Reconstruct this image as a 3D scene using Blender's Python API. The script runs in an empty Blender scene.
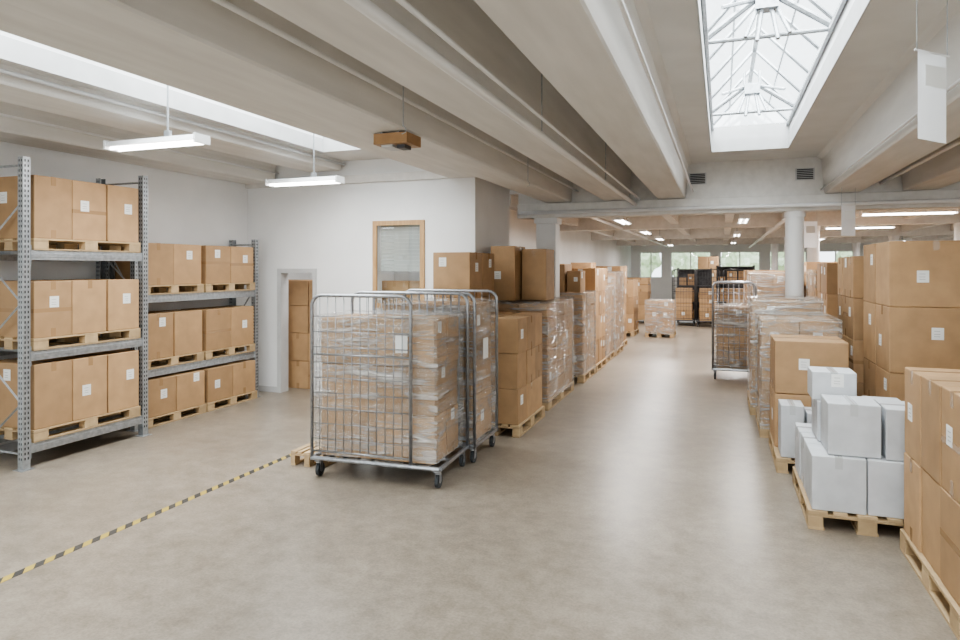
import bpy, math, random, bmesh
from mathutils import Vector, Matrix, noise
random.seed(7)
S=bpy.context.scene
COL=S.collection

# ------------------------------------------------------------ materials
def new_mat(name):
    m=bpy.data.materials.new(name); m.use_nodes=True
    nt=m.node_tree; b=nt.nodes['Principled BSDF']
    return m,nt,b
def N(nt,t,**k):
    n=nt.nodes.new(t)
    for a,v in k.items(): setattr(n,a,v)
    return n
def ramp(nt,src,stops):
    r=N(nt,'ShaderNodeValToRGB'); e=r.color_ramp.elements
    while len(e)<len(stops): e.new(0.5)
    for i,(p,c) in enumerate(stops):
        e[i].position=p; e[i].color=(*c,1)
    nt.links.new(src,r.inputs['Fac']); return r
def noisy(name,c1,c2,scale=8,rough=0.6,metal=0,bump=0.0,stretch=(1,1,1),detail=5):
    m,nt,b=new_mat(name)
    tc=N(nt,'ShaderNodeTexCoord'); mp=N(nt,'ShaderNodeMapping'); mp.inputs['Scale'].default_value=stretch
    nz=N(nt,'ShaderNodeTexNoise'); nz.inputs['Scale'].default_value=scale; nz.inputs['Detail'].default_value=detail
    nt.links.new(tc.outputs['Object'],mp.inputs['Vector']); nt.links.new(mp.outputs[0],nz.inputs['Vector'])
    r=ramp(nt,nz.outputs['Fac'],[(0.3,c1),(0.7,c2)])
    nt.links.new(r.outputs[0],b.inputs['Base Color'])
    b.inputs['Roughness'].default_value=rough; b.inputs['Metallic'].default_value=metal
    if bump:
        bp=N(nt,'ShaderNodeBump'); bp.inputs['Strength'].default_value=bump; bp.inputs['Distance'].default_value=0.01
        nt.links.new(nz.outputs['Fac'],bp.inputs['Height']); nt.links.new(bp.outputs[0],b.inputs['Normal'])
    return m
def mul(c,k): return tuple(x*k for x in c)
def island_mat(name,base,var=0.16,rough=0.7,scale=6):
    m,nt,b=new_mat(name)
    g=N(nt,'ShaderNodeNewGeometry')
    r=ramp(nt,g.outputs['Random Per Island'],[(0,mul(base,1-var)),(0.5,base),(1,(base[0]*(1+var),base[1]*(1+var*1.1),base[2]*(1+var*1.2)))])
    tc=N(nt,'ShaderNodeTexCoord')
    nz=N(nt,'ShaderNodeTexNoise'); nz.inputs['Scale'].default_value=scale; nz.inputs['Detail'].default_value=6
    nt.links.new(tc.outputs['Object'],nz.inputs['Vector'])
    r2=ramp(nt,nz.outputs['Fac'],[(0.3,(0.88,0.88,0.88)),(0.7,(1.06,1.06,1.06))])
    mx=N(nt,'ShaderNodeMixRGB'); mx.blend_type='MULTIPLY'; mx.inputs[0].default_value=1
    nt.links.new(r.outputs[0],mx.inputs[1]); nt.links.new(r2.outputs[0],mx.inputs[2])
    nt.links.new(mx.outputs[0],b.inputs['Base Color'])
    b.inputs['Roughness'].default_value=rough
    bp=N(nt,'ShaderNodeBump'); bp.inputs['Strength'].default_value=0.15; bp.inputs['Distance'].default_value=0.01
    nt.links.new(nz.outputs['Fac'],bp.inputs['Height']); nt.links.new(bp.outputs[0],b.inputs['Normal'])
    return m
def plain(name,c,rough=0.5,metal=0):
    m,nt,b=new_mat(name); b.inputs['Base Color'].default_value=(*c,1)
    b.inputs['Roughness'].default_value=rough; b.inputs['Metallic'].default_value=metal
    return m

M_card=island_mat('cardboard',(0.44,0.278,0.148),0.2)
M_cardw=island_mat('white_cardboard',(0.58,0.59,0.61),0.05)
M_tape=plain('packing_tape',(0.38,0.24,0.13),0.2)
M_tapew=plain('clear_tape',(0.52,0.53,0.54),0.25)
M_label=plain('paper_label',(0.84,0.84,0.82),0.6)
M_ink=plain('label_ink',(0.25,0.25,0.25),0.6)
M_seam=plain('seam_shadow_gap',(0.16,0.10,0.06),0.8)
M_wood=island_mat('pallet_wood',(0.50,0.36,0.21),0.22,0.75,scale=14)
M_galv=noisy('galvanised_steel',(0.34,0.36,0.38),(0.50,0.52,0.54),25,0.42,0.7)
M_hole=plain('punched_hole',(0.05,0.05,0.055),0.7)
M_cage=noisy('zinc_tube',(0.27,0.28,0.30),(0.40,0.41,0.43),30,0.35,0.8)
M_rub=plain('rubber_wheel',(0.045,0.05,0.055),0.6)
M_blk=noisy('dark_painted_steel',(0.05,0.05,0.055),(0.10,0.10,0.105),10,0.5,0.3)
M_wall=noisy('white_wall_paint',(0.76,0.76,0.758),(0.82,0.82,0.817),1.5,0.75,bump=0.03)
M_beam=noisy('painted_concrete_beam',(0.64,0.62,0.59),(0.74,0.72,0.69),2.5,0.75,bump=0.08,stretch=(3,0.4,3))
M_slab=noisy('painted_concrete_slab',(0.66,0.645,0.62),(0.74,0.725,0.70),2,0.8,bump=0.05)
M_trim=noisy('grey_trim',(0.50,0.50,0.50),(0.58,0.58,0.58),4,0.6)
M_white=plain('white_enamel',(0.80,0.80,0.80),0.4)
M_woodf=noisy('oak_frame',(0.40,0.24,0.11),(0.52,0.33,0.16),6,0.5,stretch=(6,6,0.7))
M_org=noisy('ochre_unit',(0.30,0.17,0.08),(0.42,0.25,0.12),6,0.5)
M_leaf=noisy('foliage',(0.38,0.48,0.30),(0.62,0.70,0.52),2,0.8,bump=0.4)
M_grass=noisy('grass',(0.45,0.50,0.36),(0.55,0.60,0.45),3,0.9)
# translucent plastic notice
M_sheet,nt,b=new_mat('plastic_notice'); out=nt.nodes['Material Output']
b.inputs['Base Color'].default_value=(.88,.89,.9,1); b.inputs['Roughness'].default_value=.3
tl=N(nt,'ShaderNodeBsdfTranslucent'); tl.inputs[0].default_value=(.9,.92,.95,1); ms=N(nt,'ShaderNodeMixShader'); ms.inputs[0].default_value=.45
nt.links.new(b.outputs[0],ms.inputs[1]); nt.links.new(tl.outputs[0],ms.inputs[2]); nt.links.new(ms.outputs[0],out.inputs[0])

# floor
M_floor,nt,b=new_mat('mottled_concrete_floor')
tc=N(nt,'ShaderNodeTexCoord')
n1=N(nt,'ShaderNodeTexNoise'); n1.inputs['Scale'].default_value=0.7; n1.inputs['Detail'].default_value=7; n1.inputs['Roughness'].default_value=0.62
n2=N(nt,'ShaderNodeTexNoise'); n2.inputs['Scale'].default_value=6; n2.inputs['Detail'].default_value=14; n2.inputs['Roughness'].default_value=0.8
n3=N(nt,'ShaderNodeTexNoise'); n3.inputs['Scale'].default_value=60; n3.inputs['Detail'].default_value=4
for n in (n1,n2,n3): nt.links.new(tc.outputs['Object'],n.inputs['Vector'])
r1=ramp(nt,n1.outputs['Fac'],[(0.32,(0.245,0.207,0.166)),(0.68,(0.335,0.288,0.236))])
r2=ramp(nt,n2.outputs['Fac'],[(0.38,(0.74,0.73,0.71)),(0.6,(1.10,1.10,1.10))])
r3=ramp(nt,n3.outputs['Fac'],[(0.35,(0.88,0.88,0.88)),(0.6,(1.05,1.05,1.05))])
m1=N(nt,'ShaderNodeMixRGB',blend_type='MULTIPLY'); m1.inputs[0].default_value=1
m2=N(nt,'ShaderNodeMixRGB',blend_type='MULTIPLY'); m2.inputs[0].default_value=1
nt.links.new(r1.outputs[0],m1.inputs[1]); nt.links.new(r2.outputs[0],m1.inputs[2])
nt.links.new(m1.outputs[0],m2.inputs[1]); nt.links.new(r3.outputs[0],m2.inputs[2])
nt.links.new(m2.outputs[0],b.inputs['Base Color'])
rr=ramp(nt,n2.outputs['Fac'],[(0.3,(0.26,)*3),(0.7,(0.42,)*3)]); nt.links.new(rr.outputs[0],b.inputs['Roughness'])
bp=N(nt,'ShaderNodeBump'); bp.inputs['Strength'].default_value=0.04; nt.links.new(n3.outputs['Fac'],bp.inputs['Height']); nt.links.new(bp.outputs[0],b.inputs['Normal'])

# hazard tape
M_haz,nt,b=new_mat('hazard_stripe_tape')
tc=N(nt,'ShaderNodeTexCoord'); sx=N(nt,'ShaderNodeSeparateXYZ'); nt.links.new(tc.outputs['Object'],sx.inputs[0])
ad=N(nt,'ShaderNodeMath',operation='ADD'); nt.links.new(sx.outputs[0],ad.inputs[0]); nt.links.new(sx.outputs[1],ad.inputs[1])
ml=N(nt,'ShaderNodeMath',operation='MULTIPLY'); ml.inputs[1].default_value=7.0; nt.links.new(ad.outputs[0],ml.inputs[0])
fr=N(nt,'ShaderNodeMath',operation='FRACT'); nt.links.new(ml.outputs[0],fr.inputs[0])
gt=N(nt,'ShaderNodeMath',operation='GREATER_THAN'); gt.inputs[1].default_value=0.5; nt.links.new(fr.outputs[0],gt.inputs[0])
mx=N(nt,'ShaderNodeMixRGB'); mx.inputs[1].default_value=(0.06,0.055,0.05,1); mx.inputs[2].default_value=(0.46,0.34,0.08,1)
nt.links.new(gt.outputs[0],mx.inputs[0]); nt.links.new(mx.outputs[0],b.inputs['Base Color']); b.inputs['Roughness'].default_value=0.5

# stretch wrap: thin clear film with soft diagonal creases
M_wrap,nt,b=new_mat('stretch_wrap_film')
tc=N(nt,'ShaderNodeTexCoord')
mp=N(nt,'ShaderNodeMapping'); mp.inputs['Scale'].default_value=(1.0,1.0,3.2); mp.inputs['Rotation'].default_value=(0.35,0.3,0)
nz=N(nt,'ShaderNodeTexNoise'); nz.inputs['Scale'].default_value=1.7; nz.inputs['Detail'].default_value=4; nz.inputs['Distortion'].default_value=1.6
nt.links.new(tc.outputs['Object'],mp.inputs[0]); nt.links.new(mp.outputs[0],nz.inputs['Vector'])
mp2=N(nt,'ShaderNodeMapping'); mp2.inputs['Scale'].default_value=(2.0,2.0,26); mp2.inputs['Rotation'].default_value=(0.18,-0.15,0)
nz2=N(nt,'ShaderNodeTexNoise'); nz2.inputs['Scale'].default_value=1.0; nz2.inputs['Detail'].default_value=3; nz2.inputs['Distortion'].default_value=0.8
nt.links.new(tc.outputs['Object'],mp2.inputs[0]); nt.links.new(mp2.outputs[0],nz2.inputs['Vector'])
a1=ramp(nt,nz.outputs['Fac'],[(0.38,(0.12,)*3),(0.58,(0.34,)*3),(0.70,(0.58,)*3)])
a2=ramp(nt,nz2.outputs['Fac'],[(0.52,(0.0,)*3),(0.66,(0.34,)*3)])
aa=N(nt,'ShaderNodeMath',operation='ADD'); nt.links.new(a1.outputs[0],aa.inputs[0]); nt.links.new(a2.outputs[0],aa.inputs[1])
b.inputs['Base Color'].default_value=(0.70,0.70,0.695,1); b.inputs['Roughness'].default_value=0.10
b.inputs['Specular IOR Level'].default_value=1.0; b.inputs['Coat Weight'].default_value=0.6; b.inputs['Coat Roughness'].default_value=0.05
nt.links.new(aa.outputs[0],b.inputs['Alpha'])
hh=N(nt,'ShaderNodeMath',operation='ADD'); nt.links.new(nz.outputs['Fac'],hh.inputs[0]); nt.links.new(nz2.outputs['Fac'],hh.inputs[1])
bp=N(nt,'ShaderNodeBump'); bp.inputs['Strength'].default_value=1.0; bp.inputs['Distance'].default_value=0.06
nt.links.new(hh.outputs[0],bp.inputs['Height']); nt.links.new(bp.outputs[0],b.inputs['Normal']); nt.links.new(bp.outputs[0],b.inputs['Coat Normal'])

# glass
M_glass,nt,b=new_mat('window_glass')
out=nt.nodes['Material Output']; tr=N(nt,'ShaderNodeBsdfTransparent'); tr.inputs[0].default_value=(0.95,0.98,0.97,1)
gl=N(nt,'ShaderNodeBsdfGlossy'); gl.inputs['Roughness'].default_value=0.02
ms=N(nt,'ShaderNodeMixShader'); ms.inputs[0].default_value=0.10
nt.links.new(tr.outputs[0],ms.inputs[1]); nt.links.new(gl.outputs[0],ms.inputs[2]); nt.links.new(ms.outputs[0],out.inputs[0])
M_tube,nt,b=new_mat('fluorescent_tube'); b.inputs['Emission Color'].default_value=(1,0.98,0.95,1); b.inputs['Emission Strength'].default_value=9

# ------------------------------------------------------------ builder
class MB:
    def __init__(s): s.v=[];s.f=[];s.m=[];s.mats=[]
    def mi(s,mat):
        if mat not in s.mats: s.mats.append(mat)
        return s.mats.index(mat)
    def box(s,x0,x1,y0,y1,z0,z1,mat):
        i=len(s.v); k=s.mi(mat)
        s.v+=[(x0,y0,z0),(x1,y0,z0),(x1,y1,z0),(x0,y1,z0),(x0,y0,z1),(x1,y0,z1),(x1,y1,z1),(x0,y1,z1)]
        s.f+=[tuple(i+a for a in q) for q in ((0,3,2,1),(4,5,6,7),(0,1,5,4),(1,2,6,5),(2,3,7,6),(3,0,4,7))]; s.m+=[k]*6
    def prism(s,prof,y0,y1,mat):
        i=len(s.v);n=len(prof);k=s.mi(mat)
        s.v+=[(x,y0,z) for x,z in prof]+[(x,y1,z) for x,z in prof]
        s.f.append(tuple(range(i,i+n))); s.f.append(tuple(range(i+2*n-1,i+n-1,-1))); s.m+=[k,k]
        for a in range(n):
            c=(a+1)%n; s.f.append((i+c,i+a,i+n+a,i+n+c)); s.m.append(k)
    def tube(s,pts,r,mat,n=8,ref=None):
        pts=[Vector(p) for p in pts]; k=s.mi(mat); i=len(s.v); L=len(pts)
        if ref is None:
            t=(pts[-1]-pts[0]).normalized()
            ref=Vector((0,0,1)) if abs(t.z)<0.8 else Vector((1,0,0))
        ref=Vector(ref)
        for j,p in enumerate(pts):
            t=(pts[min(j+1,L-1)]-pts[max(j-1,0)]).normalized()
            a=(ref-t*ref.dot(t)).normalized(); c=t.cross(a)
            for q in range(n):
                w=2*math.pi*q/n; s.v.append(tuple(p+a*(r*math.cos(w))+c*(r*math.sin(w))))
        for j in range(L-1):
            for q in range(n):
                q2=(q+1)%n
                s.f.append((i+j*n+q,i+j*n+q2,i+(j+1)*n+q2,i+(j+1)*n+q)); s.m.append(k)
        s.f.append(tuple(i+q for q in range(n))[::-1]); s.f.append(tuple(i+(L-1)*n+q for q in range(n))); s.m+=[k,k]
    def poly(s,pts,mat):
        i=len(s.v); s.v+=[tuple(p) for p in pts]; s.f.append(tuple(range(i,i+len(pts)))); s.m.append(s.mi(mat))
    def done(s,name,parent=None,loc=(0,0,0),rot=0,bevel=0,smooth=False):
        me=bpy.data.meshes.new(name); me.from_pydata(s.v,[],s.f)
        for m in s.mats: me.materials.append(m)
        me.polygons.foreach_set('material_index',s.m)
        if smooth: me.polygons.foreach_set('use_smooth',[True]*len(s.f))
        me.update()
        o=bpy.data.objects.new(name,me); COL.objects.link(o); o.location=loc; o.rotation_euler=(0,0,rot)
        if parent: o.parent=parent
        if bevel:
            bm=o.modifiers.new('bevel','BEVEL'); bm.width=bevel; bm.segments=2; bm.limit_method='ANGLE'
        return o
def empty(name,loc=(0,0,0),rot=0):
    o=bpy.data.objects.new(name,None); COL.objects.link(o); o.location=loc; o.rotation_euler=(0,0,rot); o.empty_display_size=0.2
    return o
def area(name,loc,size,sizey,power,rot=(0,0,0),color=(1,1,1),parent=None):
    l=bpy.data.lights.new(name,'AREA'); l.shape='RECTANGLE'; l.size=size; l.size_y=sizey; l.energy=power; l.color=color
    o=bpy.data.objects.new(name,l); COL.objects.link(o); o.location=loc; o.rotation_euler=rot
    if parent: o.parent=parent
    return o

# ------------------------------------------------------------ components
def build_pallet(m,x0,x1,y0,y1,z=0,h=0.144,along='y'):
    t=h*0.15; W=x1-x0; D=y1-y0
    def B(a0,a1,b0,b1,z0,z1):
        if along=='y': m.box(x0+b0*W,x0+b1*W,y0+a0*D,y0+a1*D,z+z0,z+z1,M_wood)
        else: m.box(x0+a0*W,x0+a1*W,y0+b0*D,y0+b1*D,z+z0,z+z1,M_wood)
    for b0,b1 in ((0,.17),(.215,.335),(.415,.585),(.665,.785),(.83,1)): B(0,1,b0,b1,h-t,h)
    for a0,a1 in ((0,.12),(.44,.56),(.88,1)):
        B(a0,a1,0,1,h-2*t,h-t-.0005)
        for b0,b1 in ((0,.13),(.42,.58),(.87,1)): B(a0,a1,b0,b1,t,h-2*t-.0005)
    for b0,b1 in ((0,.14),(.41,.59),(.86,1)): B(0,1,b0,b1,0,t-.0005)

def carton(mb,md,x0,x1,y0,y1,z0,z1,white=False,label=0.35,j=0.007):
    jx=random.uniform(-j,j); jy=random.uniform(-j,j)
    g=0.005
    x0+=jx+g;x1+=jx-g;y0+=jy+g;y1+=jy-g;z1-=0.003;z0+=.0005
    mb.box(x0,x1,y0,y1,z0,z1,M_cardw if white else M_card)
    T=M_tapew if white else M_tape; e=0.0015; w=0.026
    cx=(x0+x1)/2; cy=(y0+y1)/2; H=z1-z0; dn=min(0.09,H*.25)
    if random.random()<0.5:
        md.box(cx-w,cx+w,y0,y1,z1,z1+e,T)
        md.box(cx-w,cx+w,y0-e,y0,z1-dn,z1,T); md.box(cx-w,cx+w,y1,y1+e,z1-dn,z1,T)
        if random.random()<.6: md.box(cx-w,cx+w,y0-e,y0,z0,z0+dn,T)
        md.box(cx-.0015,cx+.0015,y0,y1,z1+e,z1+e*1.3,M_seam)
    else:
        md.box(x0,x1,cy-w,cy+w,z1,z1+e,T)
        md.box(x0-e,x0,cy-w,cy+w,z1-dn,z1,T); md.box(x1,x1+e,cy-w,cy+w,z1-dn,z1,T)
        if random.random()<.6:
            md.box(x0-e,x0,cy-w,cy+w,z0,z0+dn,T); md.box(x1,x1+e,cy-w,cy+w,z0,z0+dn,T)
        md.box(x0,x1,cy-.0015,cy+.0015,z1+e,z1+e*1.3,M_seam)
    if random.random()<0.25 and not white:
        zz=(z0+z1)/2+random.uniform(-.03,.03)
        md.box(x0,x1,y0-e,y0-.0003,zz-.02,zz+.02,T); md.box(x1+.0003,x1+e,y0,y1,zz-.02,zz+.02,T); md.box(x0-e,x0-.0003,y0,y1,zz-.02,zz+.02,T)
    def lab_y(yf,s):
        lw=min(.10,(x1-x0)*.28); lh=lw*1.15
        a=x0+(x1-x0)*random.uniform(.15,.6); c=z0+H*random.uniform(.35,.75)
        c=min(c,z1-lh-.01)
        md.box(a,a+lw,min(yf,yf+s*.003),max(yf,yf+s*.003),c,c+lh,M_label)
        for k in (.7,.45,.25): md.box(a+lw*.2,a+lw*.7,min(yf,yf+s*.004),max(yf,yf+s*.004),c+lh*k,c+lh*k+.003,M_ink)
    def lab_x(xf,s):
        lw=min(.10,(y1-y0)*.28); lh=lw*1.15
        a=y0+(y1-y0)*random.uniform(.15,.6); c=min(z0+H*random.uniform(.35,.75),z1-lh-.01)
        md.box(min(xf,xf+s*.003),max(xf,xf+s*.003),a,a+lw,c,c+lh,M_label)
        for k in (.7,.45,.25): md.box(min(xf,xf+s*.004),max(xf,xf+s*.004),a+lw*.2,a+lw*.7,c+lh*k,c+lh*k+.003,M_ink)
    if random.random()<label: lab_y(y0,-1)
    if random.random()<label: lab_x(x1,1)
    if random.random()<label: lab_x(x0,-1)

def wrap_shell(x0,x1,y0,y1,z0,z1,parent,res=0.07,amp=0.014):
    m=MB(); k=m.mi(M_wrap); c=Vector(((x0+x1)/2,(y0+y1)/2,(z0+z1)/2)); seed=Vector((random.uniform(0,50),random.uniform(0,50),0))
    def grid(o,u,v):
        nu=max(2,int(u.length/res)); nv=max(2,int(v.length/res)); i=len(m.v)
        for a in range(nu+1):
            for b_ in range(nv+1):
                p=o+u*(a/nu)+v*(b_/nv)
                q=p+seed
                d=noise.noise(Vector((q.x*2.5,q.y*2.5,q.z*5)))*amp+noise.noise(q*1.7)*amp
                r=p-c; r.z*=0.6; m.v.append(tuple(p+r.normalized()*(d+amp*.9)))
        for a in range(nu):
            for b_ in range(nv):
                m.f.append((i+a*(nv+1)+b_,i+(a+1)*(nv+1)+b_,i+(a+1)*(nv+1)+b_+1,i+a*(nv+1)+b_+1)); m.m.append(k)
    X=Vector((x1-x0,0,0));Y=Vector((0,y1-y0,0));Z=Vector((0,0,z1-z0))
    grid(Vector((x0,y0,z0)),X,Z); grid(Vector((x1,y0,z0)),Y,Z); grid(Vector((x1,y1,z0)),-X,Z); grid(Vector((x0,y1,z0)),-Y,Z); grid(Vector((x0,y0,z1)),X,Y)
    return m.done('stretch_wrap',parent,smooth=True)

def grid_boxes(mb,md,x0,x1,y0,y1,z,nx,ny,tiers,white=False,label=.35,skip=()):
    dx=(x1-x0)/nx; dy=(y1-y0)/ny
    for t,h in enumerate(tiers):
        for i in range(nx):
            for j in range(ny):
                if (t,i,j) in skip: continue
                carton(mb,md,x0+i*dx,x0+(i+1)*dx,y0+j*dy,y0+(j+1)*dy,z,z+h,white,label)
        z+=h
    return z

def load(x0,x1,y0,y1,nx,ny,tiers,wrap=False,z=0,white=False,name='pallet_of_cardboard_boxes',label=.35,skip=(),inset=.02,ph=.144,along='y',res=.08,extra=None,rot=0,wraptop=None):
    cx,cy=(x0+x1)/2,(y0+y1)/2
    if wrap and name=='pallet_of_cardboard_boxes': name='wrapped_pallet_of_boxes'
    root=empty(name,(cx,cy,z),rot)
    hx,hy=(x1-x0)/2,(y1-y0)/2
    p=MB(); build_pallet(p,-hx,hx,-hy,hy,0,ph,along); p.done('wooden_pallet',root,bevel=.002)
    mb,md=MB(),MB()
    zt=grid_boxes(mb,md,-hx+inset,hx-inset,-hy+inset,hy-inset,ph,nx,ny,tiers,white,label,skip)
    if extra:
        for e in extra: carton(mb,md,*[e[0]-cx,e[1]-cx,e[2]-cy,e[3]-cy,e[4],e[5]],*(e[6:] if len(e)>6 else ()),label=.3)
    mb.done('cartons',root,bevel=.008); md.done('tape_and_labels',root)
    if wrap:
        wrap_shell(-hx+.005,hx-.005,-hy+.005,hy-.005,ph-.03,(wraptop if wraptop else zt)+.015,root,res)
    return root

def roll_cage(cx,cy,W,D,rot,loadfn,p_front=None,p_back=None,H=1.74,name='roll_cage_trolley',mat=None):
    mat=mat or M_cage
    root=empty(name,(cx,cy,0),rot)
    m=MB(); hx,hy=W/2,D/2
    zb=.19
    m.tube([(-hx,-hy,zb),(hx,-hy,zb)],.021,mat); m.tube([(-hx,hy,zb),(hx,hy,zb)],.021,mat)
    m.tube([(-hx,-hy,zb),(-hx,hy,zb)],.021,mat); m.tube([(hx,-hy,zb),(hx,hy,zb)],.021,mat)
    n=9
    for i in range(1,n):
        x=-hx+W*i/n; m.box(x-.022,x+.022,-hy,hy,zb-.01,zb+.012,mat)
    m.box(-hx,hx,-.02,.02,zb-.03,zb-.011,mat)
    m.done('base_frame',root)
    for sgn,rng in ((-1,p_front),(1,p_back)):
        a,b_=rng if rng else (-hx,hx)
        y=sgn*hy; g=MB(); R=.10
        pts=[(a,y,zb-.02),(a,y,H-R)]
        for k in range(1,7): w=math.pi/2*k/6; pts.append((a+R-R*math.cos(w),y,H-R+R*math.sin(w)))
        pts.append((b_-R,y,H))
        for k in range(1,7): w=math.pi/2*k/6; pts.append((b_-R+R*math.sin(w),y,H-R+R*math.cos(w)))
        pts.append((b_,y,zb-.02))
        g.tube(pts,.0165,mat,10,ref=(0,1,0))
        g.tube([(a,y,zb+.07),(b_,y,zb+.07)],.009,mat,6)
        g.tube([(a,y,1.18),(b_,y,1.18)],.009,mat,6)
        nv=max(4,int(round((b_-a)/.088)))
        for i in range(1,nv):
            x=a+(b_-a)*i/nv; g.tube([(x,y,zb+.07),(x,y,H-.005)],.0045,mat,5)
        z=zb+.19
        while z<H-.06:
            g.tube([(a,y,z),(b_,y,z)],.0045,mat,5); z+=.145
        g.done('mesh_panel',root,smooth=True)
    w_=MB()
    for sx in (-1,1):
        for sy in (-1,1):
            x=sx*(hx-.04); y=sy*(hy-.06)
            w_.tube([(x-.016,y+.02,.062),(x+.016,y+.02,.062)],.062,M_rub,20)
            w_.tube([(x-.019,y+.02,.062),(x+.019,y+.02,.062)],.022,mat,12)
            for dx in (-.024,.021):
                w_.box(x+dx,x+dx+.003,y-.01,y+.035,.055,.15,mat)
            w_.box(x-.027,x+.027,y-.04,y+.045,.15,.172,mat)
            w_.tube([(x,y,.13),(x,y,.16)],.03,mat,12)
    w_.done('castors',root)
    loadfn(root,hx,hy,zb+.014)
    return root

def rack(x0,x1,y0,y1,H,levels,name='pallet_rack'):
    root=empty(name,((x0+x1)/2,(y0+y1)/2,0)); cx,cy=(x0+x1)/2,(y0+y1)/2
    m=MB(); pw=.075
    for y in (y0,y1-pw):
        for x in (x0,x1-pw):
            X0,Y0=x-cx,y-cy
            m.box(X0,X0+pw,Y0,Y0+.004,0.006,H,M_galv); m.box(X0,X0+pw,Y0+pw-.004,Y0+pw,.006,H,M_galv)
            xf=X0+pw-.004 if x!=x0 else X0
            m.box(xf,xf+.004,Y0+.004,Y0+pw-.004,.006,H,M_galv)
            m.box(X0-.03,X0+pw+.03,Y0-.03,Y0+pw+.03,0,.006,M_galv)
            z=.1
            while z<H-.04:
                if x!=x0:
                    for yy in (.014,.046): m.box(xf+.0042,xf+.0052,Y0+yy,Y0+yy+.013,z,z+.026,M_hole)
                for xx in (.016,.046): m.box(X0+xx,X0+xx+.012,Y0-.001,Y0-.0002,z,z+.024,M_hole)
                z+=.05
        Y=y-cy+pw/2; a=x0-cx+pw; b_=x1-cx-pw; z=.15; f=0
        m.tube([(a,Y,z),(b_,Y,z)],.012,M_galv,4)
        while z<H-.5:
            m.tube([((a,b_)[f],Y,z),((b_,a)[f],Y,z+.5)],.012,M_galv,4); z+=.5; f=1-f
        m.tube([(a,Y,H-.08),(b_,Y,H-.08)],.012,M_galv,4)
    m.done('upright_frames',root)
    bm_=MB(); ins=pw
    for z in levels:
        for xa in (x1-cx-.055,x0-cx+.01):
            bm_.box(xa,xa+.045,y0-cy+ins,y1-cy-ins,z-.10,z,M_galv)
            bm_.box(xa+.045,xa+.049,y0-cy+ins,y1-cy-ins,z-.072,z-.03,M_galv)
        for yy in (y0-cy+ins,y1-cy-ins-.006):
            bm_.box(x1-cx-.06,x1-cx+.006,yy,yy+.006,z-.15,z+.05,M_galv)
        k=4
        for i in range(k):
            y=y0-cy+ins+(y1-y0-2*ins)*(i+.5)/k; bm_.box(x0-cx+.055,x1-cx-.055,y-.02,y+.02,z-.04,z-.002,M_galv)
    bm_.done('beams',root,bevel=.002)
    return root

# ------------------------------------------------------------ room shell
XL=-7.3; XR=8.5; YB=-6.0; YW=8.85; YF=34; ZS=3.65
fl=MB(); fl.box(XL-.3,XR+.3,YB-.3,YF+.3,-.2,0,M_floor); fl.done('floor')
def wall_y(name,x0,x1,y0,y1,z0,z1,holes,mat=M_wall):
    m=MB(); x=x0
    for xa,xb,za,zb in sorted(holes):
        m.box(x,xa,y0,y1,z0,z1,mat)
        if za>z0: m.box(xa,xb,y0,y1,z0,za,mat)
        if zb<z1: m.box(xa,xb,y0,y1,zb,z1,mat)
        x=xb
    m.box(x,x1,y0,y1,z0,z1,mat)
    return m.done(name)
DOOR=(-6.66,-6.02,0,1.94); WIN=(-4.92,-4.16,1.45,2.66)
wall_y('wall_back',XL,-3.32,YW,YW+.18,0,ZS,[DOOR,WIN])
m=MB(); m.box(XL-.2,XL,YB,12.5,0,ZS,M_wall); m.done('wall_left')
m=MB(); m.box(-3.5,-3.32,YW+.18,10.3,0,ZS,M_wall); m.box(-4.3,-3.32,10.3,10.48,0,ZS,M_wall); m.done('wall_office')
m=MB(); m.box(-4.48,-4.3,10.3,YF,0,3.3,M_wall); m.box(-4.48,-4.3,10.3,12.6,3.3,ZS,M_wall); m.done('wall_far_left')
m=MB(); m.box(XR,XR+.2,YB,YF,0,ZS,M_wall); m.done('wall_right')
FW=[(-3.9,-2.8,1.5,2.8),(-2.4,-.5,1.5,2.8),(-.1,1.7,1.5,2.8),(2.1,3.7,1.5,2.8),(4.1,5.7,1.5,2.8),(6.1,7.7,1.5,2.8)]
wall_y('wall_far',-4.48,XR+.2,YF,YF+.25,0,3.3,FW)
RW=[(-6.5,-3.5,1.0,3.1),(-2.8,.4,1.0,3.1),(1.1,4.3,1.0,3.1),(5.0,7.8,1.0,3.1)]
wall_y('wall_rear',XL-.2,XR+.2,YB-.25,YB,0,ZS,RW)
def window(i,xa,xb,za,zb,yc,mat=M_white,mull=1,t=.05):
    r=MB()
    r.box(xa,xb,yc-t,yc+t,za,za+.05,mat); r.box(xa,xb,yc-t,yc+t,zb-.05,zb,mat)
    r.box(xa,xa+.05,yc-t,yc+t,za+.05,zb-.05,mat); r.box(xb-.05,xb,yc-t,yc+t,za+.05,zb-.05,mat)
    for k in range(mull):
        x=xa+(xb-xa)*(k+1)/(mull+1); r.box(x-.025,x+.025,yc-t*.8,yc+t*.8,za+.05,zb-.05,mat)
    r.poly([(xa+.05,yc,za+.05),(xb-.05,yc,za+.05),(xb-.05,yc,zb-.05),(xa+.05,yc,zb-.05)],M_glass)
    return r.done('window_%d'%i)
for i,w in enumerate(FW): window(i+1,*w,YF+.12)
for i,w in enumerate(RW): window(i+11,*w,YB-.12,mull=2)  # unseen windows behind the camera, added to let in front fill
r=MB(); xa,xb,za,zb=WIN
for (a,b_,c,d) in ((xa-.05,xb+.05,zb-.02,zb+.05),(xa-.05,xb+.05,za-.05,za+.02),(xa-.05,xa+.02,za+.02,zb-.02),(xb-.02,xb+.05,za+.02,zb-.02)):
    r.box(a,b_,YW-.03,YW-.001,c,d,M_woodf)
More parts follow.
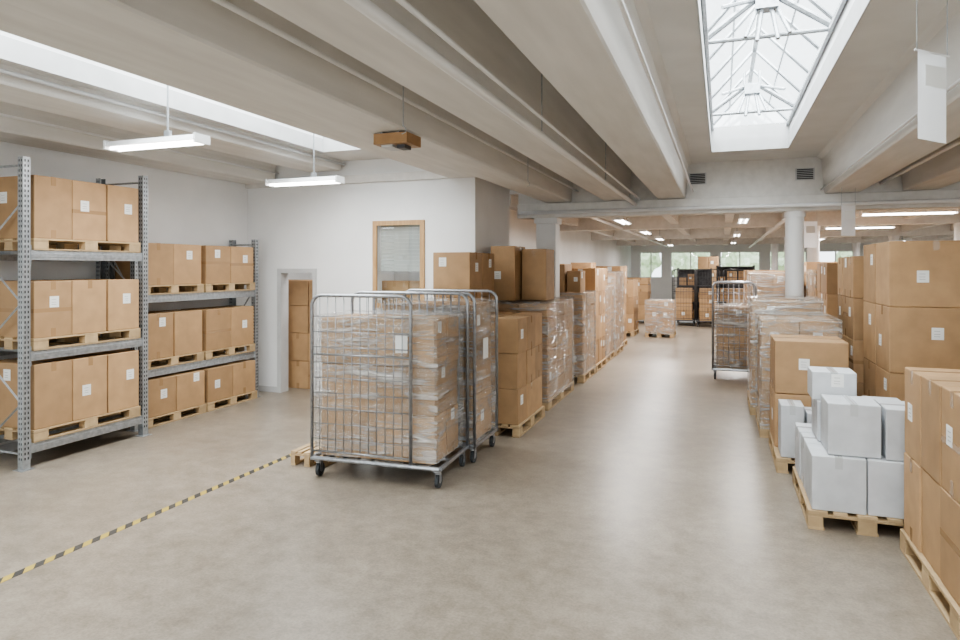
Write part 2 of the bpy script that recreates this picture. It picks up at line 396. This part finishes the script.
r.poly([(xa+.01,YW+.04,za+.01),(xb-.01,YW+.04,za+.01),(xb-.01,YW+.04,zb-.01),(xa+.01,YW+.04,zb-.01)],M_glass)
M_blind=noisy('blind_fabric',(0.34,0.35,0.35),(0.44,0.45,0.44),3,0.7)
z=za+.5
while z<zb-.03:
    r.box(xa+.03,xb-.03,YW+.09,YW+.10,z,z+.05,M_blind); z+=.055
r.done('window_7')
m=MB(); m.box(-5.14,-3.6,YW+1.0,YW+1.05,0,3.0,M_trim); m.done('wall_office_inner')
mb,md=MB(),MB(); grid_boxes(mb,md,-.5,.5,-.2,.2,0,2,1,[.5,.5,.45,.35],label=.1)
root=empty('cardboard_box_stack',(-4.55,YW+.55,0)); mb.done('cartons',root,bevel=.006); md.done('tape_and_labels',root)
area('office_light',(-4.6,YW+.5,3.1),.8,.3,10)
# door opening: architrave + lining, store room behind
r=MB(); xa,xb,za,zb=DOOR; e=.001
r.box(xa-.05,xa+.02,YW-.02,YW-e,0,zb+.05,M_trim); r.box(xb-.02,xb+.05,YW-.02,YW-e,0,zb+.05,M_trim); r.box(xa+.02,xb-.02,YW-.02,YW-e,zb-.02,zb+.05,M_trim)
r.box(xa+e,xa+.02,YW,YW+.18,0,zb-e,M_trim); r.box(xb-.02,xb-e,YW,YW+.18,0,zb-e,M_trim); r.box(xa+.02,xb-.02,YW,YW+.18,zb-.02,zb-e,M_trim)
r.done('door_1')
m=MB(); m.box(XL,-5.2,YW+1.75,YW+1.85,0,2.6,M_wall); m.box(-5.25,-5.15,YW+.2,YW+1.75,0,2.6,M_wall); m.box(XL,-5.2,YW+.2,YW+1.75,2.6,2.65,M_wall); m.done('wall_store')
mb,md=MB(),MB(); grid_boxes(mb,md,-.62,.62,-.28,.28,0,3,2,[.46,.46,.46,.42],label=.1)
root=empty('cardboard_box_stack',(-6.62,YW+.68,0)); mb.done('cartons',root,bevel=.006); md.done('tape_and_labels',root)
area('store_light',(-6.0,YW+.5,2.55),.8,.5,16)  # added lamp without a fixture, brightens the boxes behind the door
m=MB(); m.box(XL+.001,DOOR[0]-.055,YW-.012,YW-.001,0,.09,M_trim); m.box(DOOR[1]+.055,-3.32,YW-.012,YW-.001,0,.09,M_trim); m.done('baseboard_back')
m=MB(); m.box(XL+.001,XL+.012,YB,YW-.013,0,.09,M_trim); m.done('baseboard_left')
m=MB(); m.box(XL,-3.27,YW-.06,YW-.001,3.30,3.42,M_beam); m.done('trim_1')

# ceiling slab with skylight holes
SKY=[(-5.3,-3.85,-5,8.0),(-.15,.86,-5,9.9),(4.4,5.6,-5,9.9)]
m=MB(); YE=11.1; zt=ZS+.15
xs=[XL-.2]+[q for s_ in SKY for q in s_[:2]]+[XR+.2]
for i in range(0,len(xs),2): m.box(xs[i],xs[i+1],YB-.2,YE,ZS,zt,M_slab)
for x0,x1,y0,y1 in SKY:
    m.box(x0,x1,YB-.2,y0,ZS,zt,M_slab); m.box(x0,x1,y1,YE,ZS,zt,M_slab)
m.done('ceiling')
m=MB(); m.box(-4.48,XR+.2,YE,YF+.2,3.3,3.45,M_slab); m.box(XL-.2,-4.48,YE,12.6,ZS,zt,M_slab); m.done('ceiling_far')
def rib(x0,x1,y0,y1,zb,ztp=ZS+.01,fl=.07):
    m=MB(); cx=(x0+x1)/2; h=(x1-x0)/2
    m.prism([(-h+.012,0),(h-.012,0),(h,.015),(h+fl*.6,ztp-zb-.06),(h+fl*1.6,ztp-zb),(-h-fl*1.6,ztp-zb),(-h-fl*.6,ztp-zb-.06),(-h,.015)],0,y1-y0,M_beam)
    return m.done('ceiling_beam',loc=(cx,y0,zb))
rib(-3.72,-3.25,YB,YW-.07,3.30)
for a,b_ in ((-2.80,-2.37),(-1.82,-1.42),(-.97,-.54),(1.42,1.88),(2.42,2.84),(3.5,3.9),(6.0,6.4),(7.2,7.6)):
    rib(a,b_,YB,10.9,3.10)
rib(-7.28,-6.72,YB,YW-.07,3.36,fl=.03); rib(-6.1,-5.5,YB,YW-.07,3.50,fl=.03)
m=MB(); m.box(-3.3,XR,10.85,11.15,2.85,3.09,M_beam); m.done('ceiling_beam',bevel=.01)
m=MB(); m.box(-3.3,XR,10.92,11.09,3.09,ZS,M_beam); m.done('trim_2')
for vx in (-.36,1.16):
    m=MB(); m.box(-.13,.13,-.01,.01,-.09,.09,M_trim)
    for k in range(6): m.box(-.11,.11,-.02,-.011,-.075+k*.027,-.06+k*.027,M_hole)
    m.done('vent_grille',loc=(vx,10.905,3.40))
def column(x,y,r,top):
    m=MB(); m.tube([(0,0,0),(0,0,top-.08)],r,M_wall,32); m.tube([(0,0,top-.08),(0,0,top)],r*1.15,M_wall,32)
    m.done('column',loc=(x,y,0))
column(1.03,11.0,.13,2.85); column(4.9,11.0,.13,2.85)
m=MB(); m.box(-.17,.17,-.15,.15,0,2.75,M_wall); m.box(-.2,.2,-.17,.17,2.75,2.85,M_wall); m.done('column',loc=(-2.80,11.02,0),bevel=.01)
for y in (17,23,29):
    m=MB(); m.box(-4.3,XR,y,y+.3,2.98,3.3,M_beam); m.done('ceiling_beam')
    column(2.0,y+.15,.13,2.98); column(4.9,y+.15,.13,2.98)
x=-3.6
while x<8:
    m=MB(); m.box(-.09,.09,0,YF-11.2,0,.22,M_beam); m.done('ceiling_beam',loc=(x,11.15,3.09)); x+=1.25
def pipe(pts,r,mat=M_white,name='ceiling_pipe',ref=None):
    m=MB(); m.tube(pts,r,mat,12,ref); m.done(name,smooth=True)
pipe([(-1.32,YB,3.03),(-1.32,10.84,3.03)],.030)
pipe([(-1.24,YB,3.10),(-1.24,10.84,3.10)],.014)
pipe([(-.43,YB,3.2),(-.43,10.9,3.2)],.014)
pipe([(-2.26,YB,3.28),(-2.26,10.9,3.28)],.016)
pipe([(-3.10,YB,3.36),(-3.10,10.2,3.36)],.012)
pipe([(-3.25,10.78,2.93),(XR,10.78,2.93)],.03)
pipe([(2.15,YB,3.22),(2.15,10.9,3.22)],.022)
pipe([(1.38,YB,3.16),(1.38,10.9,3.16)],.012)
pipe([(-3.9,YB,3.6),(-3.9,YW,3.6)],.012)
pipe([(-6.62,YB,3.50),(-6.62,YW-.1,3.50)],.014)
pipe([(-5.42,YB,3.58),(-5.42,YW-.1,3.58)],.02,M_trim)
pipe([(1.2,12,2.98),(1.2,33,2.98)],.04); pipe([(-2.4,12,3.0),(-2.4,33,3.0)],.03)
for y in (2,5,8):
    pipe([(-1.32,y,3.05),(-1.32,y,3.64)],.005,M_galv,'pipe_hanger')
for hx_,hy_ in ((-2.12,4.2),(-2.12,7.4)):
    m=MB(); m.tube([(0,0,0),(0,0,.64)],.004,M_galv,6); m.tube([(0,0,0),(.02,0,-.02),(.02,0,-.05),(-.01,0,-.06)],.004,M_galv,6,ref=(0,1,0))
    m.done('ceiling_hook',loc=(hx_,hy_,ZS-.64))

# skylights
def skylight(x0,x1,y0,y1,power):
    root=empty('skylight',((x0+x1)/2,y0,ZS)); w=(x1-x0)/2; L=y1-y0; hc=.34; hr=hc+.55
    m=MB(); b0=.151
    m.box(-w-.08,-w,0,L,b0,hc,M_white); m.box(w,w+.08,0,L,b0,hc,M_white); m.box(-w-.08,w+.08,L,L+.08,b0,hc,M_trim); m.box(-w-.08,w+.08,-.08,0,b0,hc,M_trim)
    m.box(-w,-w+.012,0,L,-.012,b0+.02,M_trim); m.box(w-.012,w,0,L,-.012,b0+.02,M_trim); m.box(-w+.012,w-.012,L-.012,L,-.012,b0+.02,M_trim)
    m.box(-w+.012,-w+.04,0,L,hc-.05,hc-.01,M_galv); m.box(w-.04,w-.012,0,L,hc-.05,hc-.01,M_galv)
    m.done('curb',root)
    f=MB(); n=int(L/.75)
    for i in range(n+1):
        y=L*i/n
        f.tube([(-w,y,hc),(0,y,hr)],.017,M_galv,4); f.tube([(w,y,hc),(0,y,hr)],.017,M_galv,4)
    f.tube([(0,0,hr),(0,L,hr)],.03,M_galv,6)
    for sx in (-1,1):
        f.tube([(sx*w,0,hc),(sx*w,L,hc)],.022,M_galv,4); f.tube([(sx*w*.5,0,(hc+hr)/2),(sx*w*.5,L,(hc+hr)/2)],.010,M_galv,4)
    f.done('glazing_bars',root)
    g=MB(); e=.02
    g.poly([(-w,0,hc+e),(0,0,hr+e),(0,L,hr+e),(-w,L,hc+e)],M_glass); g.poly([(0,0,hr+e),(w,0,hc+e),(w,L,hc+e),(0,L,hr+e)],M_glass)
    g.poly([(-w,L,hc),(w,L,hc),(0,L,hr)],M_glass); g.poly([(-w,0,hc),(w,0,hc),(0,0,hr)],M_glass)
    g.done('glass',root)
    t=MB(); y=L-.9
    while y>0.5:
        zc=hc+.16
        t.tube([(-w,y,hc-.02),(w,y,hc-.02)],.020,M_galv,8)
        t.tube([(-.09,y,zc+.12),(.09,y,zc+.12)],.036,M_galv,8)
        for sx in (-1,1):
            t.tube([(sx*w,y,hc),(sx*.09,y,zc+.14)],.028,M_galv,8)
            t.tube([(sx*.09,y,zc+.14),(sx*.09,y,hr-.06)],.018,M_galv,6)
            t.tube([(sx*.06,y,zc+.1),(sx*.17,y-.12,hc-.05)],.018,M_galv,6)
            t.tube([(sx*.03,y,zc+.1),(sx*.08,y-.12,hc-.09)],.018,M_galv,6)
            t.tube([(sx*w*.7,y-.3,hc+.16),(sx*.09,y,zc+.14)],.018,M_galv,6)
        t.box(-.09,.09,y-.07,y+.07,zc+.04,zc+.17,M_galv)
        y-=2.9
    t.done('truss',root)
    area('skylight_daylight',(0,L/2,hr+.25),2*w+.5,L,power,parent=root,color=(0.95,0.98,1.0))
skylight(*SKY[0],980); skylight(*SKY[1],930); skylight(*SKY[2],980)  # third skylight is out of view, added to brighten the right side
area('window_daylight',(.5,YB-.5,2.05),13,2.1,270,rot=(math.radians(90),0,0),color=(0.96,0.98,1))  # added fill light behind the camera, brightens the front faces
# ------------------------------------------------------------ lamps
def lamp(x,y,z,L=1.25,alongx=True,ztop=ZS,power=22):
    root=empty('fluorescent_lamp',(x,y,z),0 if alongx else math.pi/2)
    m=MB(); h=L/2; i=0
    prof=[(-.10,.015),(.10,.015),(.045,.075),(-.045,.075)]
    m.v+=[(-h,a,b_) for a,b_ in prof]+[(h,a,b_) for a,b_ in prof]
    m.f+=[(i,i+1,i+2,i+3),(i+7,i+6,i+5,i+4)]+[(i+k,i+4+k,i+4+(k+1)%4,i+(k+1)%4) for k in range(4)]; m.m+=[m.mi(M_white)]*6
    m.box(-h-.02,-h,-.1,.1,-.012,.075,M_white); m.box(h,h+.02,-.1,.1,-.012,.075,M_white)
    m.done('housing',root)
    t=MB()
    for yy in (-.05,.05): t.tube([(-h+.02,yy,0),(h-.02,yy,0)],.014,M_tube,10)
    t.done('tubes',root,smooth=True)
    r_=MB()
    if ztop-z>.3:
        r_.tube([(.15,0,.07),(.15,0,ztop-z)],.010,M_galv,6); r_.box(.12,.18,-.02,.02,.075,.14,M_galv)
    else:
        for q in (-.4,.4): r_.tube([(q*L,0,.07),(q*L,0,ztop-z)],.005,M_galv,6)
    r_.done('suspension',root)
    area('lamp_light',(0,0,-.02),L,.12,power,parent=root,color=(1,.97,.94))
lamp(-5.23,5.0,3.20,1.12,True,ZS+.25,22); lamp(-5.26,7.5,3.13,1.08,True,ZS+.25,22)
for x,y in ((-1.9,17.8),(-1.9,13.5),(-1.9,22),(.4,14),(.4,20),(.4,26),(3.0,13.2),(3.0,17.5),(3.0,24),(6,14),(6,20),(6,27),(-2,28)):
    lamp(x,y,2.93,1.4,x>1 and y<18,3.3,90)
# unit under ceiling
root=empty('ceiling_junction_unit',(-2.50,4.85,3.0))
m=MB(); m.box(-.15,.15,-.13,.13,0,.015,M_org); m.box(-.15,.15,-.13,-.115,.015,.085,M_org); m.box(-.15,.15,.115,.13,.015,.085,M_org); m.box(.135,.15,-.115,.115,.015,.085,M_org); m.box(-.15,-.135,-.115,.115,.015,.085,M_org)
m.box(-.10,.0,-.09,.09,-.02,-.001,M_trim); m.box(.03,.10,-.07,.05,-.03,-.001,M_blk); m.done('tray',root)
m=MB()
for sx in (-.10,.05): m.box(sx,sx+.02,-.11,-.09,.015,.099,M_galv); m.box(sx,sx+.02,.09,.11,.015,.099,M_galv)
m.done('brackets',root)
# hanging notices
def notice(x,y,z0,z1,w,rot,ztop):
    root=empty('hanging_notice',(x,y,0),rot); m=MB(); n=8
    for k in range(n):
        a=-w/2+w*k/n; b_=-w/2+w*(k+1)/n; ya=.015*math.sin(a*9); yb=.015*math.sin(b_*9)
        m.poly([(a,ya,z0),(b_,yb,z0),(b_,yb,z1),(a,ya,z1)],M_sheet)
    m.box(-w*.3,w*.3,-.02,-.019,z1-.2,z1-.08,M_label); m.done('sheet',root); c=MB(); c.tube([(-w/2,0,z1),(w/2,0,z1)],.006,M_white,6)
    for sx in (-.9,.9): c.tube([(sx*w/2,0,z1),(sx*w/2,0,ztop)],.0025,M_galv,5)
    c.done('hanger',root)
notice(1.12,4.4,2.72,3.22,.30,math.radians(44),ZS)
notice(1.62,10.2,2.44,2.86,.22,math.radians(25),3.10)
notice(1.42,12.6,2.35,2.8,.26,math.radians(20),3.3)
m=MB(); m.box(-.033,.033,0,7.6,0,.0015,M_haz); m.done('floor_hazard_tape',loc=(-4.33,-1.3,0))

# ------------------------------------------------------------ racks
rack(-7.22,-6.46,4.55,6.06,3.10,[.25,1.17,2.18])
rack(-7.26,-6.76,6.14,8.44,2.44,[.72,1.66])
for z,hh in ((.25,.66),(1.17,.58),(2.18,.64)):
    load(-7.20,-6.46,4.66,5.95,1,3,[hh],z=z,label=.6,ph=.12,inset=.012)
for z,hh in ((0,.47),(.72,.58),(1.66,.54)):
    for k in range(2):
        load(-7.24,-6.70 if z==0 else -6.74,6.24+k*1.07,6.24+k*1.07+1.03,1,2,[hh],z=z,label=.6,ph=.12,inset=.012)

# ------------------------------------------------------------ roll cages
def ld1(nx,ny,tiers,x0=-.5,x1=.5,y0=-.33,y1=.33,wrap=True,stick=None,res=.05):
    def f(root,hx,hy,z):
        mb,md=MB(),MB(); zt=grid_boxes(mb,md,x0,x1,y0,y1,z,nx,ny,tiers,label=.3)
        mb.done('cartons',root,bevel=.008); md.done('tape_and_labels',root)
        if wrap: wrap_shell(x0-.02,x1+.02,y0-.02,y1+.02,z+.02,zt+.02,root,res,.018)
        if stick:
            s_=MB(); s_.box(*stick,M_label); s_.done('shipping_label',root)
    return f
R=math.radians(3)
roll_cage(-3.05,5.80,1.30,.80,R,ld1(2,2,[.44,.44,.44],-.60,.58,stick=(.21,.33,-.385,-.381,1.22,1.38)),p_front=(-.65,.37))
roll_cage(-2.94,6.64,1.14,.76,R*.5,ld1(2,1,[.47,.47,.48],-.50,.53,stick=(.579,.582,-.13,.03,1.04,1.26)))
m=MB(); build_pallet(m,-.19,.19,-.35,.35); m.done('wooden_pallet',loc=(-3.92,5.98,0),bevel=.002)
roll_cage(.20,12.95,.72,.85,0,ld1(1,2,[.4,.4,.3],-.3,.3,res=.1))

# ------------------------------------------------------------ left row
load(-2.90,-2.24,7.45,8.65,1,3,[.42,.42,.42],label=.5)
load(-3.52,-2.96,7.75,8.75,1,2,[.5,.5,.48,.58],label=.8)
load(-3.18,-2.28,9.0,10.7,2,3,[.45,.45,.45],wrap=True,extra=[(-3.16,-2.78,9.05,9.6,1.53,2.32),(-2.76,-2.38,9.3,9.8,1.53,2.28),(-3.1,-2.6,9.9,10.5,1.53,2.1)],wraptop=1.5)
y=11.35; hs=[(True,1.55,.5),(False,2.0,0),(True,1.6,.5),(True,1.9,0),(False,2.05,0)]
for k,(w,h,ex) in enumerate(hs):
    tiers=[(h-.144)/4]*4 if h>1.7 else [(h-.144)/3]*3
    off=random.uniform(-.05,.05)
    load(-3.15+off,-2.28+off,y,y+1.15,2,3,tiers,wrap=w,res=.12,extra=([(-3.05,-2.6,y+.1,y+.7,h+.02,h+.02+ex),(-2.58,-2.33,y+.15,y+.6,h+.02,h+.4)] if ex else None),wraptop=h)
    load(-4.1+off,-3.25+off,y,y+1.15,2,2,[.5,.5,.5,.45],res=.12)
    y+=1.25
load(-2.1,-1.3,19.6,20.8,2,2,[.3,.3,.3],wrap=True,res=.15)
load(-3.2,-2.4,19.6,20.8,2,2,[.5,.5,.5])

# ------------------------------------------------------------ right side
load(1.19,2.19,4.20,5.45,2,3,[.56,.60],label=.4)
W=True
load(.62,1.42,5.62,6.82,2,3,[.42],white=True,label=.2,name='pallet_of_white_boxes',
     extra=[(.76,1.13,5.68,6.08,.565,.965,W),(1.14,1.40,5.66,6.06,.565,.95,W),(.74,1.10,6.1,6.5,.565,.90,W),(1.12,1.40,6.1,6.5,.565,.90,W),(.70,1.04,6.12,6.45,.902,1.14,W)])
load(.50,1.28,7.05,8.25,1,1,[.01],skip=((0,0,0),),
     extra=[(.54,.76,7.08,7.42,.145,.66,W),(.77,1.01,7.08,7.42,.145,.60,W),
            (.51,1.20,7.48,8.2,.145,.70),(.51,1.20,7.48,8.2,.702,1.25)])
load(.42,1.28,8.45,9.6,2,3,[.42,.42,.40],wrap=True)
load(.36,1.25,9.7,10.8,2,3,[.48,.48,.46],wrap=True)
load(.5,1.35,13.9,15.1,2,3,[.45,.45,.45,.4],wrap=True,res=.12)
load(.5,1.35,15.2,16.4,2,3,[.45,.45,.45,.45],res=.12)
load(.6,1.4,17.6,18.8,2,3,[.45,.45,.4],wrap=True,res=.15)
load(.55,1.35,19.0,20.2,2,3,[.45,.45,.45,.45])
load(1.50,3.1,7.35,8.65,2,2,[.42,.42,.64,.64],label=.35)
load(1.44,2.7,8.85,10.05,3,3,[.5,.5,.5,.5])
load(2.75,3.9,8.85,10.05,2,2,[.5,.5,.5,.45])
load(2.35,3.3,5.5,6.9,2,2,[.5,.5,.6])
for k in range(5):
    y=11.4+k*1.3
    h=(2.08,1.95,2.12,1.9,2.05)[k]
    load(1.5,2.4,y,y+1.2,2,3,[(h-.144)/4]*4,wrap=(k%2==1),res=.14)
    load(2.6,3.7,y,y+1.2,2,2,[.5,.5,.5,.45-.05*(k%2)])
def dark_rack(x,y,w,d,h):
    root=empty('dark_storage_rack',(x,y,0)); m=MB()
    for a in (0,w-.05):
        for b_ in (0,d-.05): m.box(a,a+.05,b_,b_+.05,0,h,M_blk)
    for k in range(4):
        z=.12+k*(h-.2)/3; m.box(0,w,0,d,z,z+.04,M_blk)
    m.box(.02,w-.02,d-.03,d-.01,.1,h-.05,M_blk)
    m.done('frame',root); mb,md=MB(),MB()
    for k in range(3):
        z=.161+k*(h-.2)/3; xx=.07
        while xx<w-.35:
            bw=random.uniform(.22,.34); bh=random.uniform(.25,.5)
            if random.random()<.8: carton(mb,md,xx,xx+bw,.06,d-.1,z,z+bh)
            xx+=bw+.05
    mb.done('cartons',root); md.done('tape_and_labels',root)
dark_rack(-1.55,25.2,1.2,.6,2.0); dark_rack(-.2,25.4,1.3,.6,2.1)
def dk(root,hx,hy,z):
    mb,md=MB(),MB(); grid_boxes(mb,md,-.28,.28,-.3,.3,z,1,2,[.35,.4,.35],label=.3); mb.done('cartons',root); md.done('tape_and_labels',root)
for xx,yy in ((-1.25,24.2),(-.45,24.0),(.42,24.1)):
    roll_cage(xx,yy,.74,.8,0,dk,H=1.95,mat=M_blk)
load(-3.6,-2.5,24.5,25.7,2,2,[.5,.5,.5]); load(-.9,-.1,26.5,27.7,2,2,[.6,.6,.6,.5]); load(2.8,4.0,22.5,23.7,2,2,[.5,.5,.5,.5])

# ------------------------------------------------------------ outdoors
m=MB(); m.box(-40,50,YF+.6,YF+60,-.3,-.1,M_grass); m.done('ground_outside')
for k in range(9):
    x=-12+k*3.4+random.uniform(-.6,.6); yy=YF+14+random.uniform(-1,2)
    root=empty('tree',(x,yy,-.1)); t=MB(); t.tube([(0,0,0),(0,0,2.2)],.15,M_woodf,8); t.done('trunk',root)
    bm=bmesh.new(); bmesh.ops.create_icosphere(bm,subdivisions=4,radius=1.5)
    for v in bm.verts:
        v.co*=1+.35*noise.noise(v.co*1.2+Vector((k*7,0,0)))+.15*noise.noise(v.co*4)
        v.co.z=v.co.z*1.1+2.7
    me=bpy.data.meshes.new('crown'); bm.to_mesh(me); bm.free(); me.materials.append(M_leaf)
    o=bpy.data.objects.new('crown',me); COL.objects.link(o); o.parent=root

# ------------------------------------------------------------ world, camera
w=bpy.data.worlds.new('World'); S.world=w; w.use_nodes=True
bg=w.node_tree.nodes['Background']; bg.inputs[0].default_value=(0.90,0.95,1.0,1); bg.inputs[1].default_value=3.3
cam=bpy.data.cameras.new('camera'); co=bpy.data.objects.new('camera',cam); COL.objects.link(co); S.camera=co
cam.sensor_width=36; cam.lens=24.75; cam.shift_y=-52/960
co.location=(0,0,2.0); co.rotation_euler=(math.radians(90),0,math.radians(20.14))
S.view_settings.view_transform='AgX'
try: S.view_settings.look='AgX - Medium High Contrast'
except Exception: pass
S.view_settings.exposure=0.08
